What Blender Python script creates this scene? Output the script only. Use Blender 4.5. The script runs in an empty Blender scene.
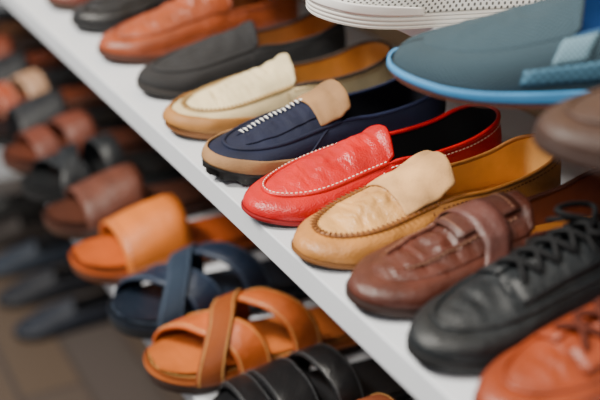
import bpy, math, random
from mathutils import Vector, noise
random.seed(4)
D=bpy.data; SC=bpy.context.scene
# ---------------------------------------------------------------- helpers
def tab(pts,x):
    n=len(pts)
    if x<=pts[0][0]: return pts[0][1]
    if x>=pts[-1][0]: return pts[-1][1]
    for i in range(n-1):
        if x<=pts[i+1][0]:
            x0,y0=pts[i];x1,y1=pts[i+1];h=x1-x0;t=(x-x0)/h
            m0=(y1-y0)/h if i==0 else (y1-pts[i-1][1])/(x1-pts[i-1][0])
            m1=(y1-y0)/h if i==n-2 else (pts[i+2][1]-y0)/(pts[i+2][0]-x0)
            t2=t*t;t3=t2*t
            return (2*t3-3*t2+1)*y0+(t3-2*t2+t)*h*m0+(-2*t3+3*t2)*y1+(t3-t2)*h*m1
def srgb(h):
    c=[int(h[i:i+2],16)/255 for i in (0,2,4)]
    return tuple((x/12.92 if x<=.04045 else ((x+.055)/1.055)**2.4) for x in c)+(1,)
MC={}
def mat(hexc,kind='leather',rough=.45,var=.25,bump=.25,scale=1.0,spec=.5):
    key=(hexc,kind,rough,var,bump,scale,spec)
    if key in MC: return MC[key]
    m=D.materials.new(kind+'_'+hexc); m.use_nodes=True
    N=m.node_tree.nodes;Lk=m.node_tree.links;N.clear()
    out=N.new('ShaderNodeOutputMaterial');b=N.new('ShaderNodeBsdfPrincipled')
    Lk.new(b.outputs[0],out.inputs[0])
    b.inputs['Roughness'].default_value=rough
    b.inputs['Specular IOR Level'].default_value=spec
    tc=N.new('ShaderNodeTexCoord')
    base=srgb(hexc)
    n1=N.new('ShaderNodeTexNoise');n1.inputs['Scale'].default_value=28*scale;n1.inputs['Detail'].default_value=5
    Lk.new(tc.outputs['Object'],n1.inputs['Vector'])
    rp=N.new('ShaderNodeValToRGB')
    rp.color_ramp.elements[0].position=.32;rp.color_ramp.elements[1].position=.68
    rp.color_ramp.elements[0].color=tuple(c*(1-var) for c in base[:3])+(1,)
    rp.color_ramp.elements[1].color=tuple(min(1,c*(1+var*.7)) for c in base[:3])+(1,)
    Lk.new(n1.outputs['Fac'],rp.inputs[0]);col=rp.outputs[0]
    bp=N.new('ShaderNodeBump');bp.inputs['Strength'].default_value=bump;bp.inputs['Distance'].default_value=.0012
    if kind=='leather':
        v=N.new('ShaderNodeTexVoronoi');v.inputs['Scale'].default_value=620*scale
        Lk.new(tc.outputs['Object'],v.inputs['Vector'])
        n2=N.new('ShaderNodeTexNoise');n2.inputs['Scale'].default_value=110*scale;n2.inputs['Detail'].default_value=7
        Lk.new(tc.outputs['Object'],n2.inputs['Vector'])
        ad=N.new('ShaderNodeMath');ad.operation='MULTIPLY_ADD';ad.inputs[1].default_value=.45
        Lk.new(v.outputs['Distance'],ad.inputs[0]);Lk.new(n2.outputs['Fac'],ad.inputs[2])
        mp=N.new('ShaderNodeMapping');mp.inputs['Scale'].default_value=(.45,1.5,1)
        Lk.new(tc.outputs['Object'],mp.inputs[0])
        n3=N.new('ShaderNodeTexNoise');n3.inputs['Scale'].default_value=48;n3.inputs['Detail'].default_value=4;n3.inputs['Distortion'].default_value=.5
        Lk.new(mp.outputs[0],n3.inputs['Vector'])
        a2=N.new('ShaderNodeMath');a2.operation='MULTIPLY_ADD';a2.inputs[1].default_value=1.7
        Lk.new(n3.outputs['Fac'],a2.inputs[0]);Lk.new(ad.outputs[0],a2.inputs[2])
        Lk.new(a2.outputs[0],bp.inputs['Height'])
        bp.inputs['Distance'].default_value=.002
        mr=N.new('ShaderNodeMapRange');mr.inputs['To Min'].default_value=rough-.10;mr.inputs['To Max'].default_value=rough+.14
        Lk.new(n2.outputs['Fac'],mr.inputs[0]);Lk.new(mr.outputs[0],b.inputs['Roughness'])
    elif kind=='suede':
        n2=N.new('ShaderNodeTexNoise');n2.inputs['Scale'].default_value=600;n2.inputs['Detail'].default_value=4
        Lk.new(tc.outputs['Object'],n2.inputs['Vector']);Lk.new(n2.outputs['Fac'],bp.inputs['Height'])
        b.inputs['Specular IOR Level'].default_value=.25
    elif kind in('weave','perf','print'):
        mp=N.new('ShaderNodeMapping');Lk.new(tc.outputs['UV'],mp.inputs[0])
        sx=N.new('ShaderNodeSeparateXYZ');Lk.new(mp.outputs[0],sx.inputs[0])
        f={'weave':1/.0022,'perf':1/.0050,'print':1/.004}[kind]*scale
        mp.inputs['Scale'].default_value=(f*6.283,f*6.283,1)
        s1=N.new('ShaderNodeMath');s1.operation='SINE';s2=N.new('ShaderNodeMath');s2.operation='SINE'
        Lk.new(sx.outputs[0],s1.inputs[0]);Lk.new(sx.outputs[1],s2.inputs[0])
        mu=N.new('ShaderNodeMath');mu.operation='MULTIPLY';Lk.new(s1.outputs[0],mu.inputs[0]);Lk.new(s2.outputs[0],mu.inputs[1])
        r2=N.new('ShaderNodeMapRange')
        if kind=='perf': r2.inputs['From Min'].default_value=.25;r2.inputs['From Max'].default_value=.45
        else: r2.inputs['From Min'].default_value=-1;r2.inputs['From Max'].default_value=1
        Lk.new(mu.outputs[0],r2.inputs[0])
        mx=N.new('ShaderNodeMix');mx.data_type='RGBA'
        Lk.new(r2.outputs[0],mx.inputs['Factor']);Lk.new(col,mx.inputs['A'])
        k=.18 if kind=='perf' else .36
        mx.inputs['B'].default_value=tuple(c*k for c in base[:3])+(1,)
        col=mx.outputs['Result']
        iv=N.new('ShaderNodeMath');iv.operation='SUBTRACT';iv.inputs[0].default_value=1;Lk.new(r2.outputs[0],iv.inputs[1])
        Lk.new(iv.outputs[0],bp.inputs['Height'])
        b.inputs['Specular IOR Level'].default_value=.25
    else:
        n2=N.new('ShaderNodeTexNoise');n2.inputs['Scale'].default_value=200*scale
        Lk.new(tc.outputs['Object'],n2.inputs['Vector']);Lk.new(n2.outputs['Fac'],bp.inputs['Height'])
    Lk.new(col,b.inputs['Base Color']);Lk.new(bp.outputs[0],b.inputs['Normal'])
    MC[key]=m;return m

def mesh_obj(name,V,F,m,UV=None,parent=None,smooth=True):
    me=D.meshes.new(name);me.from_pydata([tuple(v) for v in V],[],F)
    if UV:
        l=me.uv_layers.new(name='UVMap')
        for p in me.polygons:
            for li in p.loop_indices: l.data[li].uv=UV[me.loops[li].vertex_index]
    if smooth:
        for p in me.polygons: p.use_smooth=True
    me.materials.append(m);me.update()
    o=D.objects.new(name,me);SC.collection.objects.link(o)
    if parent: o.parent=parent
    return o
def grid(rows,cu=False,cv=False):
    nu=len(rows);nv=len(rows[0]);V=[p for r in rows for p in r];F=[]
    for i in range(nu if cu else nu-1):
        for j in range(nv if cv else nv-1):
            a=i*nv+j;b=i*nv+(j+1)%nv;c=((i+1)%nu)*nv+(j+1)%nv;d=((i+1)%nu)*nv+j
            F.append((a,b,c,d))
    return V,F
def tube(P,r,closed=False,seg=8):
    P=[Vector(p) for p in P];rows=[];n=len(P)
    for i,p in enumerate(P):
        a=P[(i-1)%n] if (closed or i>0) else p
        b=P[(i+1)%n] if (closed or i<n-1) else p
        t=(b-a).normalized() if (b-a).length>1e-9 else Vector((0,1,0))
        u=t.cross(Vector((0,0,1)))
        if u.length<1e-4: u=Vector((1,0,0))
        u.normalize();w=u.cross(t)
        rr=r if (closed or 0<i<n-1) else r*.35
        rows.append([p+rr*(math.cos(2*math.pi*k/seg)*u+math.sin(2*math.pi*k/seg)*w) for k in range(seg)])
    return grid(rows,closed,True)
def resample(P,step):
    P=[Vector(p) for p in P];out=[P[0].copy()];acc=0
    for a,b in zip(P,P[1:]):
        l=(b-a).length
        if l<1e-9: continue
        while acc+l>=step:
            t=(step-acc)/l;a=a.lerp(b,t);out.append(a.copy());l=(b-a).length;acc=0
            if l<1e-9: break
        acc+=l
    return out
def stitch_mesh(P,length=.0032,gap=.0014,r=.0006,cross=0.0):
    pts=resample(P,.0004);V=[];F=[];per=int((length+gap)/.0004);ln=max(1,int(length/.0004))
    i=0
    while i+ln<len(pts):
        a,b=pts[i],pts[i+ln]
        if cross>0:
            t=(b-a).normalized();c=(a+b)/2;s=t.cross(Vector((0,0,1))).normalized()
            a=c-s*cross-t*.0004;b=c+s*cross+t*.0004
            mid=(a+b)/2+Vector((0,0,r))
            v,f=tube([a,mid,b],r,False,6)
        else:
            v,f=tube([a,a.lerp(b,.2),a.lerp(b,.8),b],r,False,6)
        o=len(V);V+=v;F+=[tuple(x+o for x in q) for q in f];i+=per
    return V,F

class Base:
    def __init__(s,name,X,Y,Z,rot,L,W,side,spring=.008,bend=.008,hscale=1,toe=.22,env=None):
        s.e=D.objects.new(name,None);SC.collection.objects.link(s.e);s.e.empty_display_size=.05
        s.e.location=(X,Y,Z);s.e.rotation_euler=(0,0,-math.radians(rot))
        s.L=L;s.W=W;s.side=side;s.sp=spring;s.bend=bend;s.toe=toe;s.hs=hscale
        s.env=env or [(0,.82),(.15,.96),(.3,1),(.45,.92),(.6,.83),(.8,.78),(1,.74)]
        s.n=44;s.S=[(1-math.cos(math.pi*i/s.n))/2 for i in range(s.n+1)]
    def w(s,t):
        t=min(max(t,0),1);e=tab(s.env,t)
        if t<s.toe: e*=max(0,1-(1-t/s.toe)**2.3)**(1/2.3)
        if t>.86: e*=max(0,1-((t-.86)/.14)**2.3)**(1/2.3)
        return e*s.W
    def dfm(s,p):
        t=p[1]/s.L;z=p[2];x=p[0]
        if t<.3: z+=s.sp*(1-t/.3)**2
        if t<.4: x+=s.side*s.bend*(1-t/.4)**2
        x+=s.side*.003*math.sin(max(0,min(1,(t-.4)/.6))*math.pi)
        return Vector((x,p[1],z))
    def part(s,name,V,F,m,UV=None,smooth=True):
        return mesh_obj(name,[s.dfm(v) for v in V],F,m,UV,s.e,smooth)
    def loop(s,o=0,scale=1):
        P=[Vector((s.w(t),t*s.L,0)) for t in s.S]+[Vector((-s.w(t),t*s.L,0)) for t in s.S[-2:0:-1]]
        if o==0: return P
        R=[];n=len(P)
        for i in range(n):
            t=P[(i+1)%n]-P[i-1];nn=Vector((t.y,-t.x,0)).normalized();R.append(P[i]+nn*o)
        return R
    def slab(s,name,z0,z1,o,m,lug=0,grooves=0,r=.0012,bottom_in=0):
        rows=[]
        zs=[(z0,-r-bottom_in),(z0+r,-bottom_in*.7)]
        for g in range(grooves):
            a=z0+r+(z1-z0-2*r)*(g+.35)/(grooves);b=z0+r+(z1-z0-2*r)*(g+.65)/(grooves)
            zs+=[(a,0),((a+b)/2,-.0012),(b,0)]
        if lug: zs+=[(z0+(z1-z0)*.6,0),(z0+(z1-z0)*.64,0)]
        zs+=[(z1-r,0),(z1,-r)]
        for z,dd in zs:
            P=s.loop(o+dd);row=[];P2=s.loop(o+dd-lug) if lug else P
            for i,p in enumerate(P):
                q=p.copy()
                if lug and z<z0+(z1-z0)*.62 and (i//2)%2: q=P2[i].copy()
                q.z=z
                row.append(q)
            rows.append(row)
        V,F=grid(rows,False,True);n=len(rows[0])
        F=[tuple(reversed(f)) for f in F]
        def cap(base,rev):
            h=n//2;fs=[]
            for i in range(h):
                a=base+i;b=base+(i+1);c=base+(n-i-1)%n;d=base+(n-i)%n
                q=[x for k,x in enumerate((a,b,c,d)) if x not in (a,b,c,d)[:k]]
                if len(q)>2: fs.append(tuple(q if not rev else reversed(q)))
            return fs
        F+=cap(0,True)+cap((len(rows)-1)*n,False)
        return s.part(name,V,F,m)

# ---------------------------------------------------------------- closed shoes
def shoe(name,X,Y=0,Z=0,rot=0,L=.275,W=.0445,side=1,upper=None,apron=None,tongue=None,sole=None,lining=None,insole=None,
         stitch=None,st=.008,so=.0015,open_s=.45,zr=None,crown=None,tl=.010,trise=.005,moc=True,collar=None,
         wrinkle=.0009,lug=0,grooves=0,whip=False,laces=None,lace0=.27,strap=None,rand=None,foxing=None,gore=None,toe=.22,
         bigstitch=None,midstrap=None,label=False,hs=1.0,a_tab=None,binding=None,spring=.008,opw=.84,collar_stitch=True,seam=None,
         pull=None,sr=.0006,eyestay=None,tong0=.72,crease=0.0):
    B=Base(name,X,Y,Z,rot,L,W,side,spring=spring,toe=toe)
    zr=zr or [(0,.021),(.1,.025),(.25,.032),(.4,.039),(.5,.043),(.62,.042),(.8,.047),(.92,.056),(1,.062)]
    crown=crown or [(0,0),(.06,.005),(.15,.009),(.3,.014),(.45,.019),(.6,.022)]
    a_tab=a_tab or [(0,.74),(.2,.78),(.35,.77),(open_s,.78),(open_s+.12,opw),(.85,.88),(1,.88)]
    c0,c1=.075,.985
    seed=X*13.1
    def rim(t,sg):
        return Vector((sg*B.w(t)*tab(a_tab,t),L*(c0+t*(c1-c0)),st+(tab(zr,t)-.006)*hs))
    def sidep(t,sg,h,off=0):
        F0=Vector((sg*B.w(t),L*t,st-.001));R=rim(t,sg)
        C=Vector((sg*B.w(t)*1.08,L*t*.97+R.y*.03 if t<.5 else L*t*1.0,st+(R.z-st)*.72))
        if t>.9: C.y=L*(t+.004)
        p=F0*(1-h)**2+C*2*h*(1-h)+R*h*h
        if off:
            n=Vector((p.x,(p.y-L*.5)*.25 if .1<t<.93 else (p.y-L*.5)*3,.01*h));n.normalize();p+=n*off
        nz=noise.noise(Vector((p.x*45+seed,p.y*45,p.z*45)))
        p+=Vector((sg,0,0))*nz*wrinkle*1.6*math.sin(math.pi*min(h,1))
        return p
    def apr(t,v,off=0,flat=False):
        R=rim(t,1);cr=tab(crown,t)*hs
        x=R.x*v;z=R.z+cr*(1-abs(v)**2.2)
        p=Vector((x,R.y,z))
        nz=0 if flat else noise.noise(Vector((x*50+seed,R.y*70,seed)))+.45*noise.noise(Vector((x*40+seed,R.y*170,seed+5)))
        if crease and not flat:
            u=noise.noise(Vector((x*22+seed*3,R.y*75+3*noise.noise(Vector((x*30,R.y*20,seed))),seed+9)))
            msk=max(0,min(1,(t-.05)*12))*(.45+.55*math.sin(min(1,t/.42)*math.pi*.75))
            p.z-=crease*max(0,1-abs(u)*7)*msk*(1-v**4)
        fl=(1-v*v)*min(1,t*8)
        p.z+=nz*wrinkle*2.2*fl+off;p.x+=off*.6*v
        return p
    n=B.n;ring=[(t,1) for t in B.S]+[(t,-1) for t in B.S[-2:0:-1]];m=10
    rows=[[sidep(t,sg,j/m) for t,sg in ring] for j in range(m+1)]
    V,F=grid(rows,False,True);F=[tuple(reversed(f)) for f in F]
    UV=[];arc=[0]
    for i in range(1,len(ring)): arc.append(arc[-1]+(rows[0][i]-rows[0][i-1]).length)
    for j in range(m+1):
        for i in range(len(ring)): UV.append((arc[i],j/m*.05))
    B.part('upper_quarters',V,F,upper,UV)
    zi=st+.004
    def inn(t,sg,h):
        R=rim(t,sg);R.x*=.97;R.y=L*.5+(R.y-L*.5)*.985
        Q=Vector((sg*B.w(t)*.86,L*(.02+t*.95),zi));C=Vector((sg*B.w(t)*.93,(R.y+Q.y)/2,(R.z+zi)/2))
        return R*(1-h)**2+C*2*h*(1-h)+Q*h*h
    V,F=grid([[inn(t,sg,j/6) for t,sg in ring] for j in range(7)],False,True)
    B.part('lining',V,F,lining)
    rows=[]
    for t in B.S:
        rows.append([Vector((v*B.w(t)*.875,L*(.02+t*.95),zi+.003*abs(v)**3+ .0005)) for v in [k/5-1 for k in range(11)]])
    V,F=grid(rows);B.part('insole',V,F,insole)
    if label:
        V,F=grid([[Vector((v*.018,L*q,zi+.0022)) for v in(-1,0,1)] for q in (.60,.68,.74,.80)])
        B.part('insole_label',V,F,mat('e8ecf2','plain',.6,.05,.05))
        V,F=grid([[Vector((v*.010,L*q,zi+.0030)) for v in(-1,0,1)] for q in (.66,.70,.74)])
        B.part('insole_label_mark',V,F,mat('3c62a8','plain',.6,.05,.05))
    rows=[];VV=[k/9-1 for k in range(19)]
    VA=[k/16-1 for k in range(33)]
    na=90 if crease else 40
    for i in range(na+1):
        t=open_s*(i/na)**1.5
        rows.append([apr(t,v) for v in VA])
    def tongue_rows(end,vs):
        out=[]
        for i in range(1,9):
            q=i/8;wf=(1-.06*q)*(1-max(0,q-.7)**2*.9)
            out.append([Vector((e.x*wf*.97, e.y+tl*q-(.004*v*v)*q, e.z+trise*q*(1-.15*v*v)+.0015*math.sin(q*3))) for e,v in zip(end,vs)])
        return out
    if tongue is None: rows+=tongue_rows(rows[-1],VA)
    V,F=grid(rows);UV=[(p.x,p.y) for p in V]
    o=B.part('vamp_apron',V,F,apron or upper,UV)
    md=o.modifiers.new('thick','SOLIDIFY');md.thickness=.0026;md.offset=-1
    if tongue:
        pre=[[apr(open_s*(tong0+(1-tong0)*q),v*.97,.0020+.003*q+.0009*math.sin(k*2+v*3)) for v in VV] for k,q in enumerate((0,.2,.4,.6,.8,1))]
        V,F=grid(pre+tongue_rows(pre[-1],VV));o=B.part('tongue',V,F,tongue,[(p.x,p.y) for p in V])
        md=o.modifiers.new('thick','SOLIDIFY');md.thickness=.0030;md.offset=0
        sb=o.modifiers.new('s','SUBSURF');sb.levels=1;sb.render_levels=1
    SS=[open_s*(k/30)**1.4 for k in range(31)]
    seq0=[(t,-1) for t in reversed(SS)]+[(t,1) for t in SS[1:]]
    front=[rim(t,sg)+Vector((0,0,.0004)) for t,sg in seq0]
    if moc:
        V,F=tube(front,.0024);B.part('apron_seam',V,F,seam or upper)
        if stitch and not whip:
            P=[p+Vector((0,0,.0024)) for p in front]
            V,F=stitch_mesh(P,.0030,.0016,sr);B.part('apron_stitching',V,F,stitch)
        if whip:
            V,F=stitch_mesh([p+Vector((0,0,.0018)) for p in front],.0018,.0034,.0009,cross=.0042);B.part('whip_stitching',V,F,stitch)
    if bigstitch:
        for sgn in (-.25,):
            P=[apr(.08+(open_s-.08)*k/30,sgn,.0018) for k in range(31)]
            V,F=stitch_mesh(P,.0024,.0030,.0011,cross=.0040);B.part('cross_stitching',V,F,bigstitch)
        for sgn in (-.25,.66):
            P=[apr(.06+(open_s-.06)*k/30,sgn,.0004) for k in range(31)]
            V,F=tube(P,.0012);B.part('vamp_seam',V,F,upper)
        for sg in (-1,1):
            P=[sidep(.30+.10*h,sg,h,.0006) for h in [k/12*.9+.05 for k in range(13)]]
            V,F=tube(P,.0011);B.part('quarter_seam',V,F,upper)
    T2=[open_s+(1-open_s)*math.sin(math.pi*.5*k/30) for k in range(31)]
    back=[rim(t,-1) for t in T2]+[rim(t,1) for t in reversed(T2[:-1])]
    V,F=tube(back,.0022 if not collar else .0032);B.part('collar_binding',V,F,binding or collar or upper)
    if stitch and collar_stitch:
        for hh in (.84,):
            P=[sidep(t,-1,hh,.0006) for t in T2]+[sidep(t,1,hh,.0006) for t in reversed(T2[:-1])]
            V,F=stitch_mesh(P,r=sr);B.part('collar_stitching',V,F,stitch)
        for sg in (-1,1):
            P=[sidep(open_s+.02-.05*h,sg,h,.0007) for h in [k/12*.85+.05 for k in range(13)]]
            V,F=stitch_mesh(P,r=sr);B.part('side_stitching',V,F,stitch)
    B.slab('outsole',0,st,so,sole,lug=lug,grooves=grooves)
    if rand:
        rm,hh=rand
        T=[.34*(k/20)**1.5 for k in range(21)]
        seq=[(t,-1) for t in reversed(T)]+[(t,1) for t in T[1:]]
        V,F=grid([[sidep(t,sg,hh*j/6*(1-.55*(t/.34)**2),.0016) for t,sg in seq] for j in range(7)])
        F=[tuple(reversed(f)) for f in F]
        o=B.part('toe_guard',V,F,rm);md=o.modifiers.new('t','SOLIDIFY');md.thickness=.0022;md.offset=-1
    if foxing:
        V,F=grid([[sidep(t,sg,foxing[1]*j/4,.0018) for t,sg in ring] for j in range(5)],False,True)
        F=[tuple(reversed(f)) for f in F]
        o=B.part('foxing_band',V,F,foxing[0]);md=o.modifiers.new('t','SOLIDIFY');md.thickness=.0024;md.offset=-1
    if gore:
        for sg in (-1,1):
            V,F=grid([[sidep(t,sg,h,.0012) for t in [open_s-.02+.085*k/6 for k in range(7)]] for h in [.5+.48*k/6 for k in range(7)]])
            o=B.part('elastic_gore',V,F,gore,[(p.y,p.z) for p in V]);md=o.modifiers.new('t','SOLIDIFY');md.thickness=.001;md.offset=0
    if pull:
        for sg in (-1,1):
            V,F=grid([[sidep(t,sg,h,.0014) for t in [open_s-.08+(.50)*k/20 for k in range(21)]] for h in [.24+.24*k/4 for k in range(5)]])
            o=B.part('quarter_panel',V,F,pull[0],[(p.y,p.z) for p in V]);md=o.modifiers.new('t','SOLIDIFY');md.thickness=.0016;md.offset=0
            P=[sidep(open_s+.12+.06*k/8,sg,.62,.003+.003*math.sin(k/8*math.pi)) for k in range(9)]
            V,F=tube(P,.0042);B.part('side_loop',V,F,pull[1])
    if strap:
        for v in (-.55,.55):
            P=[apr(.08+(open_s-.10)*k/20,v,.0010) for k in range(21)]
            V,F=tube(P,.0018);B.part('vamp_seam',V,F,upper)
            V,F=stitch_mesh([p+Vector((.003*(1 if v>0 else -1),0,.0003)) for p in P]);B.part('vamp_stitching',V,F,stitch)
        V,F=grid([[apr(open_s*(.54+.46*k/8),v,.0034,True) for v in [-.50+1.0*j/10 for j in range(11)]] for k in range(9)])
        o=B.part('vamp_tab',V,F,strap);md=o.modifiers.new('t','SOLIDIFY');md.thickness=.0026;md.offset=0
        rows=[]
        for k in range(5):
            t=open_s*(.66+.20*k/4)
            rows.append([sidep(t,-1,h,.0018) for h in (.6,.75,.9)]+[apr(t,v,.0052,True) for v in VV[1:-1]]+[sidep(t,1,h,.0018) for h in (.9,.75,.6)])
        V,F=grid(rows)
        o=B.part('vamp_strap',V,F,seam or strap,[(p.x,p.y) for p in V]);md=o.modifiers.new('t','SOLIDIFY');md.thickness=.0020;md.offset=0
        for t in (.58,.95):
            V,F=stitch_mesh([apr(open_s*t,-.44+.88*j/8,.0050,True) for j in range(9)],r=.0005);B.part('tab_stitching',V,F,stitch)
        for sg in (-1,1):
            for tt in (.34,.58):
                P=[sidep(tt+.05*h,sg,h,.0006) for h in [k/12*.9+.03 for k in range(13)]]
                V,F=tube(P,.0013);B.part('quarter_seam',V,F,upper)
                V,F=stitch_mesh([p+Vector((0,.003,0)) for p in P]);B.part('quarter_stitching',V,F,stitch)
    if laces:
        lm=laces
        for sg in (-1,1):
            V,F=grid([[apr(lace0-.03+(open_s-lace0+.03)*k/12,sg*(.2+.66*j/6),.0026,True) for j in range(7)] for k in range(13)])
            if sg<0: F=[tuple(reversed(f)) for f in F]
            o=B.part('eyestay',V,F,eyestay or upper,[(p.x,p.y) for p in V]);md=o.modifiers.new('t','SOLIDIFY');md.thickness=.0022;md.offset=0
        E=[lace0+(open_s-lace0-.02)*k/5 for k in range(6)]
        for k,t in enumerate(E):
            for sg in (-1,1):
                t2=E[min(k+1,5)]
                P=[apr(t+(t2-t)*q,sg*(-.5+1.0*q),.0050+.0030*math.sin(math.pi*q),True) for q in [j/10 for j in range(11)]]
                V,F=tube(P,.0026);B.part('lace',V,F,lm)
        c=apr(E[-1],0,.009)
        for sg in (-1,1):
            P=[c+Vector((sg*(.026*math.sin(q*math.pi)),-.018*math.sin(q*2*math.pi)-.006*q,.004*math.sin(q*math.pi)-.004*q)) for q in [j/16 for j in range(17)]]
            V,F=tube(P,.0024);B.part('lace_bow',V,F,lm)
            P=[c+Vector((sg*.03*q,-.02*q-.008*math.sin(q*3),-.010*q*q)) for q in [j/10 for j in range(11)]]
            V,F=tube(P,.002);B.part('lace_end',V,F,lm)
    return B

# ---------------------------------------------------------------- sandals
def sandal(name,X,Y=0,Z=0,rot=0,L=.285,W=.055,side=1,strapm=None,bed=None,sole=None,stitch=None,bands=(),edge=None,st=.012,vh=1.0):
    env=[(0,.86),(.15,.97),(.3,1),(.45,.94),(.6,.87),(.8,.84),(1,.82)]
    B=Base(name,X,Y,Z,rot,L,W,side,spring=.010,env=env,toe=.2)
    B.slab('outsole',0,st,.0,sole,grooves=0)
    B.slab('midsole',st,st+.006,.0014,edge or bed)
    B.slab('footbed',st+.006,st+.0085,-.0015,bed)
    P=[p+Vector((0,0,st+.0088)) for p in B.loop(-.006)];P.append(P[0])
    V,F=stitch_mesh(P,.0034,.0016,.0006);B.part('footbed_stitching',V,F,stitch)
    V,F=grid([[Vector((v*B.w(t)*.8,t*L,st+.0087+.0028*abs(v)**3)) for v in [k/5-1 for k in range(11)]] for t in [.03+.94*k/30 for k in range(31)]])
    B.part('footbed_pad',V,F,bed)
    def H(y): return tab([(.05,.026),(.2,.036),(.35,.050),(.5,.062),(.7,.072)],y/L)*vh
    z0=st+.003
    sd=X*7
    def vault(phi,y,off=0):
        c=math.cos(phi);s_=max(math.sin(phi),0)
        w=B.w(y/L)+.0005+off;h=H(y)+off
        x=-math.copysign(abs(c)**.85,c)*w
        nz=.0014*noise.noise(Vector((x*60+sd,y*60,3)))*s_
        return Vector((x,y,z0+h*s_**.8+nz))
    for i,(yl,yr,wd,off,mt,curve) in enumerate(bands):
        def pt(f,q,o_):
            phi=math.pi*f;yc=L*(yl+(yr-yl)*(f*f*(3-2*f)))-curve*math.sin(phi)
            return vault(phi,yc+wd*q,o_)
        rows=[[pt(k/32,j/8-.5,off+.0016*math.sin(j/8*math.pi)**.5) for j in range(9)] for k in range(33)]
        V,F=grid(rows);F=[tuple(reversed(f)) for f in F]
        UV=[(i_/32*.16,j/8*wd) for i_ in range(33) for j in range(9)]
        o=B.part('strap',V,F,mt or strapm,UV);md=o.modifiers.new('t','SOLIDIFY');md.thickness=.0034;md.offset=0
        for q in (.09,.91):
            V,F=stitch_mesh([pt(k/32,q-.5,off+.0030) for k in range(33)]);B.part('strap_stitching',V,F,stitch)
    return B

# ---------------------------------------------------------------- palettes
blk=mat('101012','leather',.34,.2,.3); blksole=mat('121214','plain',.7,.1,.2)
tansole=mat('a87a45','plain',.6,.2,.2); brsole=mat('3c2417','plain',.65,.2,.2)
tanins=mat('d2934a','suede',.7,.12,.15); thr_w=mat('f6dccb','plain',.8,.03,.05)
thr_y=mat('ecb868','plain',.8,.05,.05); thr_b=mat('3a2a20','plain',.8,.05,.05)

# ---- middle shelf
red=mat('bc0007','leather',.34,.24,.36)
shoe('red_loafer',-.001,0,0,0,.276,.0450,1,upper=red,sole=mat('8c060c','plain',.6,.1,.1),lining=mat('101012','suede',.7,.1,.1),
     insole=mat('1a1a1e','leather',.55,.1,.1),stitch=thr_w,st=.005,open_s=.45,tl=.012,trise=.006,wrinkle=.0011,crease=.0008)
tan=mat('b67a3a','leather',.38,.30,.4);nub=mat('cb9c68','suede',.85,.36,.7)
shoe('tan_loafer',.092,.004,0,0,.270,.0440,1,upper=tan,apron=mat('c38f50','leather',.38,.36,.44),tongue=nub,sole=mat('7c4e20','plain',.6,.2,.2),lining=mat('cb9a58','leather',.55,.15,.15),
     insole=mat('d3a25c','leather',.45,.15,.15),stitch=mat('6c3e16','plain',.8,.05,.05),seam=mat('86521e','leather',.45,.2,.3),binding=mat('86521e','leather',.45,.2,.3),st=.005,whip=True,open_s=.42,tl=.020,trise=.010,wrinkle=.0018,tong0=.66,crease=.0014)
brn=mat('4e261b','leather',.36,.36,.38)
shoe('brown_loafer',.181,.006,0,1,.276,.0425,1,upper=brn,sole=mat('2c1812','plain',.6,.2,.1),lining=mat('6e351e','leather',.6,.15,.15),
     insole=mat('cc8038','leather',.5,.15,.15),stitch=mat('946a54','plain',.8,.05,.05),st=.008,moc=False,strap=mat('462218','leather',.40,.3,.34),
     open_s=.50,tl=.012,trise=.006,wrinkle=.0022,gore=mat('2a1a16','weave',.8,.1,.3),seam=mat('54302a','leather',.40,.25,.40),hs=.95,crease=.0014)
bk2=mat('0e1418','leather',.46,.3,.40)
shoe('black_laced_shoe',.268,.006,0,1,.278,.0405,1,upper=bk2,sole=mat('101214','plain',.6,.2,.1),lining=mat('1b1c20','suede',.8,.1,.1),
     insole=mat('1b1c20','suede',.8,.1,.1),stitch=None,st=.010,so=.001,moc=True,laces=mat('0a0c10','weave',.7,.1,.2),open_s=.56,hs=1.05,lace0=.25,crease=.0012)
rus=mat('80320f','leather',.42,.25,.3)
shoe('rust_laced_shoe',.352,.004,0,1,.278,.0385,1,upper=rus,sole=mat('4a2012','plain',.6,.2,.1),lining=brn,
     insole=brn,stitch=None,st=.010,so=.001,laces=mat('5a2414','weave',.8,.1,.2),open_s=.56,lace0=.20,crease=.0010)
navy=mat('141a30','suede',.7,.25,.4);tn2=mat('94704c','suede',.75,.25,.4)
shoe('navy_loafer',-.102,.006,0,0,.272,.047,1,upper=navy,apron=navy,tongue=tn2,sole=mat('121111','plain',.7,.1,.2),lining=mat('161822','suede',.8,.1,.1),
     insole=mat('1c1d26','suede',.8,.1,.1),stitch=None,bigstitch=mat('fbfaf4','plain',.8,.03,.05),st=.013,so=.003,lug=.006,
     rand=(tn2,.52),open_s=.46,tl=.014,trise=.006,binding=mat('1c2440','suede',.7,.1,.2),tong0=.78,hs=.94,crease=.0005)
crm=mat('d2c199','suede',.75,.18,.5)
shoe('cream_loafer',-.231,.014,0,0,.280,.049,1,upper=mat('c4b189','suede',.75,.18,.5),apron=crm,sole=mat('85552a','plain',.6,.2,.2),lining=mat('a5763e','leather',.6,.15,.15),
     insole=mat('cf964c','leather',.5,.15,.15),stitch=mat('8f7040','plain',.8,.05,.05),seam=mat('a88c5c','leather',.5,.2,.3),whip=True,st=.009,open_s=.45,trise=.006,wrinkle=.0020,
     rand=(mat('9c6a30','leather',.6,.15,.15),.65),binding=mat('3c2e24','leather',.6,.15,.2),hs=.94,crease=.0014)
gry=mat('303032','weave',.8,.2,.3)
shoe('grey_slip_on_shoe',-.366,.030,0,0,.275,.049,1,upper=gry,sole=mat('221e1c','plain',.7,.1,.2),lining=mat('8c6238','suede',.8,.1,.1),
     insole=mat('c67f34','leather',.5,.15,.15),stitch=mat('38383a','plain',.8,.05,.05),st=.010,open_s=.47,wrinkle=.0016)
org=mat('8c3f1c','leather',.36,.3,.38)
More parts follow.
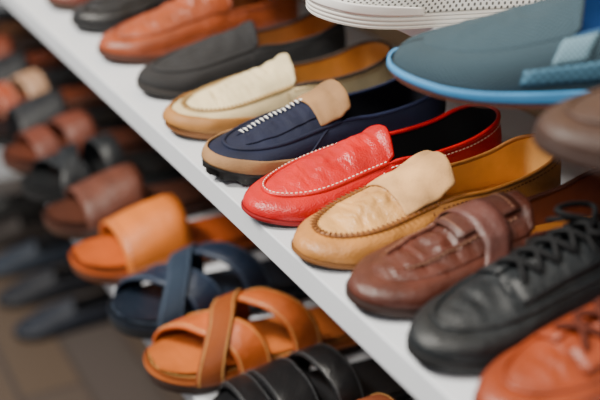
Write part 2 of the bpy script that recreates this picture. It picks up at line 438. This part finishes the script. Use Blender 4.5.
shoe('orange_brown_loafer',-.516,.030,0,0,.285,.051,1,upper=org,sole=mat('44200f','plain',.7,.1,.2),lining=mat('7c4a2a','suede',.8,.1,.1),
     insole=mat('945a30','leather',.5,.15,.15),stitch=mat('6c2e12','plain',.8,.05,.05),st=.010,open_s=.58,hs=1.15,crease=.0012,wrinkle=.0016)
shoe('black_loafer',-.668,.040,0,0,.278,.050,1,upper=blk,sole=blksole,lining=blk,insole=tanins,stitch=None,st=.010,open_s=.5,hs=1.1)
shoe('brown_slip_on_shoe',-.80,.040,0,0,.278,.050,1,upper=mat('64281a','leather',.4,.2,.3),sole=brsole,lining=brn,insole=tanins,stitch=None,st=.010)
shoe('charcoal_slip_on_shoe',-.93,.040,0,0,.278,.050,1,upper=gry,sole=blksole,lining=blk,insole=tanins,stitch=None,st=.010)
shoe('tan_slip_on_shoe',-1.06,.040,0,0,.278,.050,1,upper=mat('90582e','leather',.45,.2,.3),sole=brsole,lining=brn,insole=tanins,stitch=None,st=.010)
shoe('black_slip_on_shoe',-1.19,.040,0,0,.278,.050,1,upper=blk,sole=blksole,lining=blk,insole=tanins,stitch=None,st=.010)

# ---- upper shelf
UZ=.155
blu=mat('3c525e','weave',.85,.15,.8,.50);blu2=mat('3d8cc4','plain',.5,.1,.1)
hz=[(0,.026),(.1,.031),(.25,.040),(.4,.050),(.5,.057),(.62,.054),(.8,.054),(.92,.060),(1,.064)]
shoe('blue_slip_on_shoe',.107,.086,UZ,34,.315,.066,1,upper=blu,sole=mat('6e4034','plain',.6,.1,.1),lining=mat('1f4f94','weave',.8,.1,.2),
     insole=mat('b4c4d4','suede',.8,.1,.1),stitch=None,moc=False,st=.006,so=.002,zr=hz,foxing=(blu2,.14),open_s=.38,gore=mat('6f92a4','print',.8,.1,.4),
     label=True,pull=(mat('46728c','print',.7,.1,.3,.6),mat('16345a','weave',.8,.1,.2)),binding=mat('2a5a84','weave',.7,.1,.2),hs=1.05,toe=.26)
wht=mat('dededa','perf',.5,.03,.6,.85)
shoe('white_perforated_sneaker',-.080,.108,UZ,20,.290,.054,1,upper=wht,apron=wht,sole=mat('cccac4','plain',.6,.05,.1),lining=mat('e4e2dc','suede',.8,.1,.1),
     insole=mat('d8d0c0','suede',.8,.1,.1),stitch=None,moc=False,st=.014,so=.003,grooves=3,zr=hz,laces=mat('f4f4f2','weave',.8,.03,.2),open_s=.56,
     rand=(mat('d8d8d6','plain',.5,.03,.05),.25),eyestay=mat('d8d8d6','plain',.5,.03,.05))
shoe('dark_brown_loafer',.292,.082,UZ,20,.28,.048,1,upper=mat('38231a','leather',.55,.2,.3),sole=mat('2f1d16','plain',.6,.1,.1),lining=brn,
     insole=brn,stitch=None,st=.010)

# ---- lower shelf sandals
LZ=-.30
oc=mat('b4561f','leather',.34,.2,.36);ow=mat('a0501e','weave',.42,.15,1,.45)
X3=lambda m:[(.15,.40,.042,.0010,None,0),(.38,.64,.036,.0010,None,0),(.47,.20,.034,.0052,m,.0)]
sandal('orange_crisscross_sandal',-.222,-.031,LZ,3,.29,.055,1,strapm=oc,bed=mat('b8622a','leather',.40,.15,.2),sole=mat('2c190f','plain',.7,.1,.1),
   stitch=thr_y,bands=X3(ow))
nv=mat('122034','leather',.36,.2,.3)
sandal('navy_crisscross_sandal',-.352,-.032,LZ,0,.29,.057,1,strapm=nv,bed=mat('101a28','leather',.45,.15,.2),sole=mat('101216','plain',.7,.1,.1),
   stitch=mat('5a6a80','plain',.8,.05,.05),bands=X3(mat('28384c','weave',.55,.1,.9,.5)))
ts=mat('c86c26','leather',.40,.14,.28)
sandal('tan_slide_sandal',-.512,-.034,LZ,0,.295,.060,1,strapm=ts,bed=mat('b4521a','leather',.45,.15,.2),sole=mat('562c14','plain',.7,.1,.1),
   stitch=mat('7c3a16','plain',.8,.05,.05),bands=[(.37,.37,.096,.001,None,0)],vh=1.08)
bs=mat('5c3224','leather',.42,.25,.35)
sandal('brown_slide_sandal',-.660,-.031,LZ,0,.285,.057,1,strapm=bs,bed=mat('482416','leather',.5,.15,.2),sole=brsole,
   stitch=mat('4a2416','plain',.8,.05,.05),bands=[(.34,.34,.095,.001,None,0)])
sandal('black_strappy_sandal',-.795,-.03,LZ,0,.285,.056,1,strapm=mat('12161a','leather',.4,.2,.3),bed=mat('101214','leather',.5,.15,.2),sole=blksole,
   stitch=mat('4a4c50','plain',.8,.05,.05),bands=[(.16,.30,.034,.001,None,0),(.34,.22,.030,.0045,None,0),(.46,.50,.032,.001,None,0)])
sandal('rust_strappy_sandal',-.925,-.03,LZ,0,.285,.056,1,strapm=mat('643020','leather',.45,.2,.3),bed=mat('542818','leather',.5,.15,.2),sole=brsole,
   stitch=thr_b,bands=[(.20,.24,.040,.001,None,0),(.40,.46,.05,.001,None,0)])
sandal('charcoal_slide_sandal',-1.055,-.03,LZ,0,.285,.056,1,strapm=mat('1a1c20','leather',.5,.2,.3),bed=blk,sole=blksole,stitch=thr_b,bands=[(.34,.34,.09,.001,None,0)])
sandal('orange_slide_sandal',-1.185,-.03,LZ,0,.285,.056,1,strapm=mat('903a16','leather',.5,.2,.3),bed=mat('6c3016','leather',.5,.15,.2),sole=brsole,stitch=thr_w,bands=[(.20,.24,.034,.001,None,0),(.38,.44,.04,.001,mat('a07a5c','leather',.5,.2,.3),0)])
for i in range(5):
    c=['16181c','6a2c12','2c1a12','643c1e','1a1c22'][i]
    sandal(['charcoal_strappy_sandal','chestnut_slide_sandal','dark_slide_sandal','caramel_slide_sandal','slate_slide_sandal'][i],-1.315-.13*i,-.03,LZ,0,.285,.056,1,strapm=mat(c,'leather',.5,.2,.3),bed=mat(c,'leather',.5,.2,.2),sole=blksole,stitch=thr_b,bands=[(.34,.34,.09,.001,None,0)])
sandal('black_ventilated_sandal',-.092,-.004,LZ,4,.28,.052,1,strapm=mat('141416','perf',.34,.1,.6,.8),bed=mat('16171a','leather',.45,.15,.2),sole=blksole,
   stitch=mat('505256','plain',.8,.05,.05),bands=[(.14,.18,.030,.001,blk,0),(.28,.32,.044,.001,None,0),(.44,.52,.032,.002,blk,0)],vh=.8)
sandal('brown_strappy_sandal',.030,-.004,LZ,2,.28,.050,1,strapm=mat('8c4626','leather',.5,.2,.3),bed=mat('8c4e30','leather',.5,.15,.2),sole=brsole,
   stitch=thr_y,bands=[(.24,.28,.04,.001,None,0),(.46,.52,.034,.001,None,0)],vh=.9)
sandal('dark_brown_slide_sandal',.145,-.012,LZ,0,.28,.050,1,strapm=brn,bed=brn,sole=brsole,stitch=thr_y,bands=[(.34,.34,.09,.001,None,0)],vh=.8)

# ---- room and shelving
def box(name,x0,x1,y0,y1,z0,z1,m,bev=.0,parent=None):
    V=[(x,y,z) for x in(x0,x1) for y in(y0,y1) for z in(z0,z1)]
    F=[(0,1,3,2),(4,6,7,5),(0,4,5,1),(2,3,7,6),(0,2,6,4),(1,5,7,3)]
    o=mesh_obj(name,V,F,m,None,parent,False)
    if bev:
        b=o.modifiers.new('b','BEVEL');b.width=bev;b.segments=3
    return o
shm=mat('ccd1d8','plain',.45,.04,.05,.2)
box('loafer_display_ledge',-2.4,.78,.008,.402,-.026,0,shm,.0015)
box('sneaker_display_ledge',-2.4,.78,.190,.402,UZ-.018,UZ,shm,.0015)
box('sandal_display_ledge',-2.4,.78,.006,.402,LZ-.022,LZ,shm,.0015)
box('far_upright_board',-2.42,-2.4,.01,.402,-.95,.6,shm,.0015)
box('near_upright_board',.78,.80,.045,.402,-.95,.6,shm,.0015)
wm=mat('b89e7c','plain',.8,.08,.05,.05)
box('wall_back',-5,2.5,.402,.5,-.95,1.8,wm)
fm=D.materials.new('floor_wood');fm.use_nodes=True
N=fm.node_tree.nodes;Lk=fm.node_tree.links;b=N['Principled BSDF'];b.inputs['Roughness'].default_value=.5
tc=N.new('ShaderNodeTexCoord');br=N.new('ShaderNodeTexBrick');br.inputs['Scale'].default_value=3
br.inputs['Color1'].default_value=srgb('54463a');br.inputs['Color2'].default_value=srgb('46403e');br.inputs['Mortar'].default_value=srgb('403834')
br.inputs['Brick Width'].default_value=2.4;br.inputs['Row Height'].default_value=.42
Lk.new(tc.outputs['Object'],br.inputs['Vector']);Lk.new(br.outputs['Color'],b.inputs['Base Color'])
box('floor',-5,2.5,-3,.5,-1.0,-.95,fm)
for i in range(5):
    shoe(['slate_boot_shoe','ink_blue_shoe','steel_blue_shoe','espresso_shoe','coal_shoe'][i],-1.46-.17*i,.05,-.95,0,.28,.048,1,
      upper=mat(['121a28','10141e','1c2634','1c120e','0e0e10'][i],'leather',.6,.2,.3),sole=blksole,lining=blk,insole=blk,stitch=None)

# ---- light
w=D.worlds.new('World');SC.world=w;w.use_nodes=True
w.node_tree.nodes['Background'].inputs[0].default_value=(.97,.97,1,1);w.node_tree.nodes['Background'].inputs[1].default_value=.42
def area(name,loc,tgt,size,e,col):
    l=D.lights.new(name,'AREA');l.energy=e;l.size=size;l.color=col
    o=D.objects.new(name,l);SC.collection.objects.link(o);o.location=loc
    o.rotation_euler=(Vector(tgt)-Vector(loc)).to_track_quat('-Z','Y').to_euler()
area('window_light',(-.7,-1.5,2.3),(0,.1,0),.7,190,(1,.94,.84))
area('shop_light',(1.3,-1.0,1.9),(.1,.1,0),.5,42,(1,.93,.83))

# ---- camera
c=D.cameras.new('Camera');co=D.objects.new('Camera',c);SC.collection.objects.link(co);SC.camera=co
co.location=(.823,-.365,.435);co.rotation_euler=(math.radians(65.13),0,math.radians(62.8))
c.lens=66;c.sensor_width=36;c.clip_start=.01
c.dof.use_dof=True;c.dof.focus_distance=1.01;c.dof.aperture_fstop=3.0
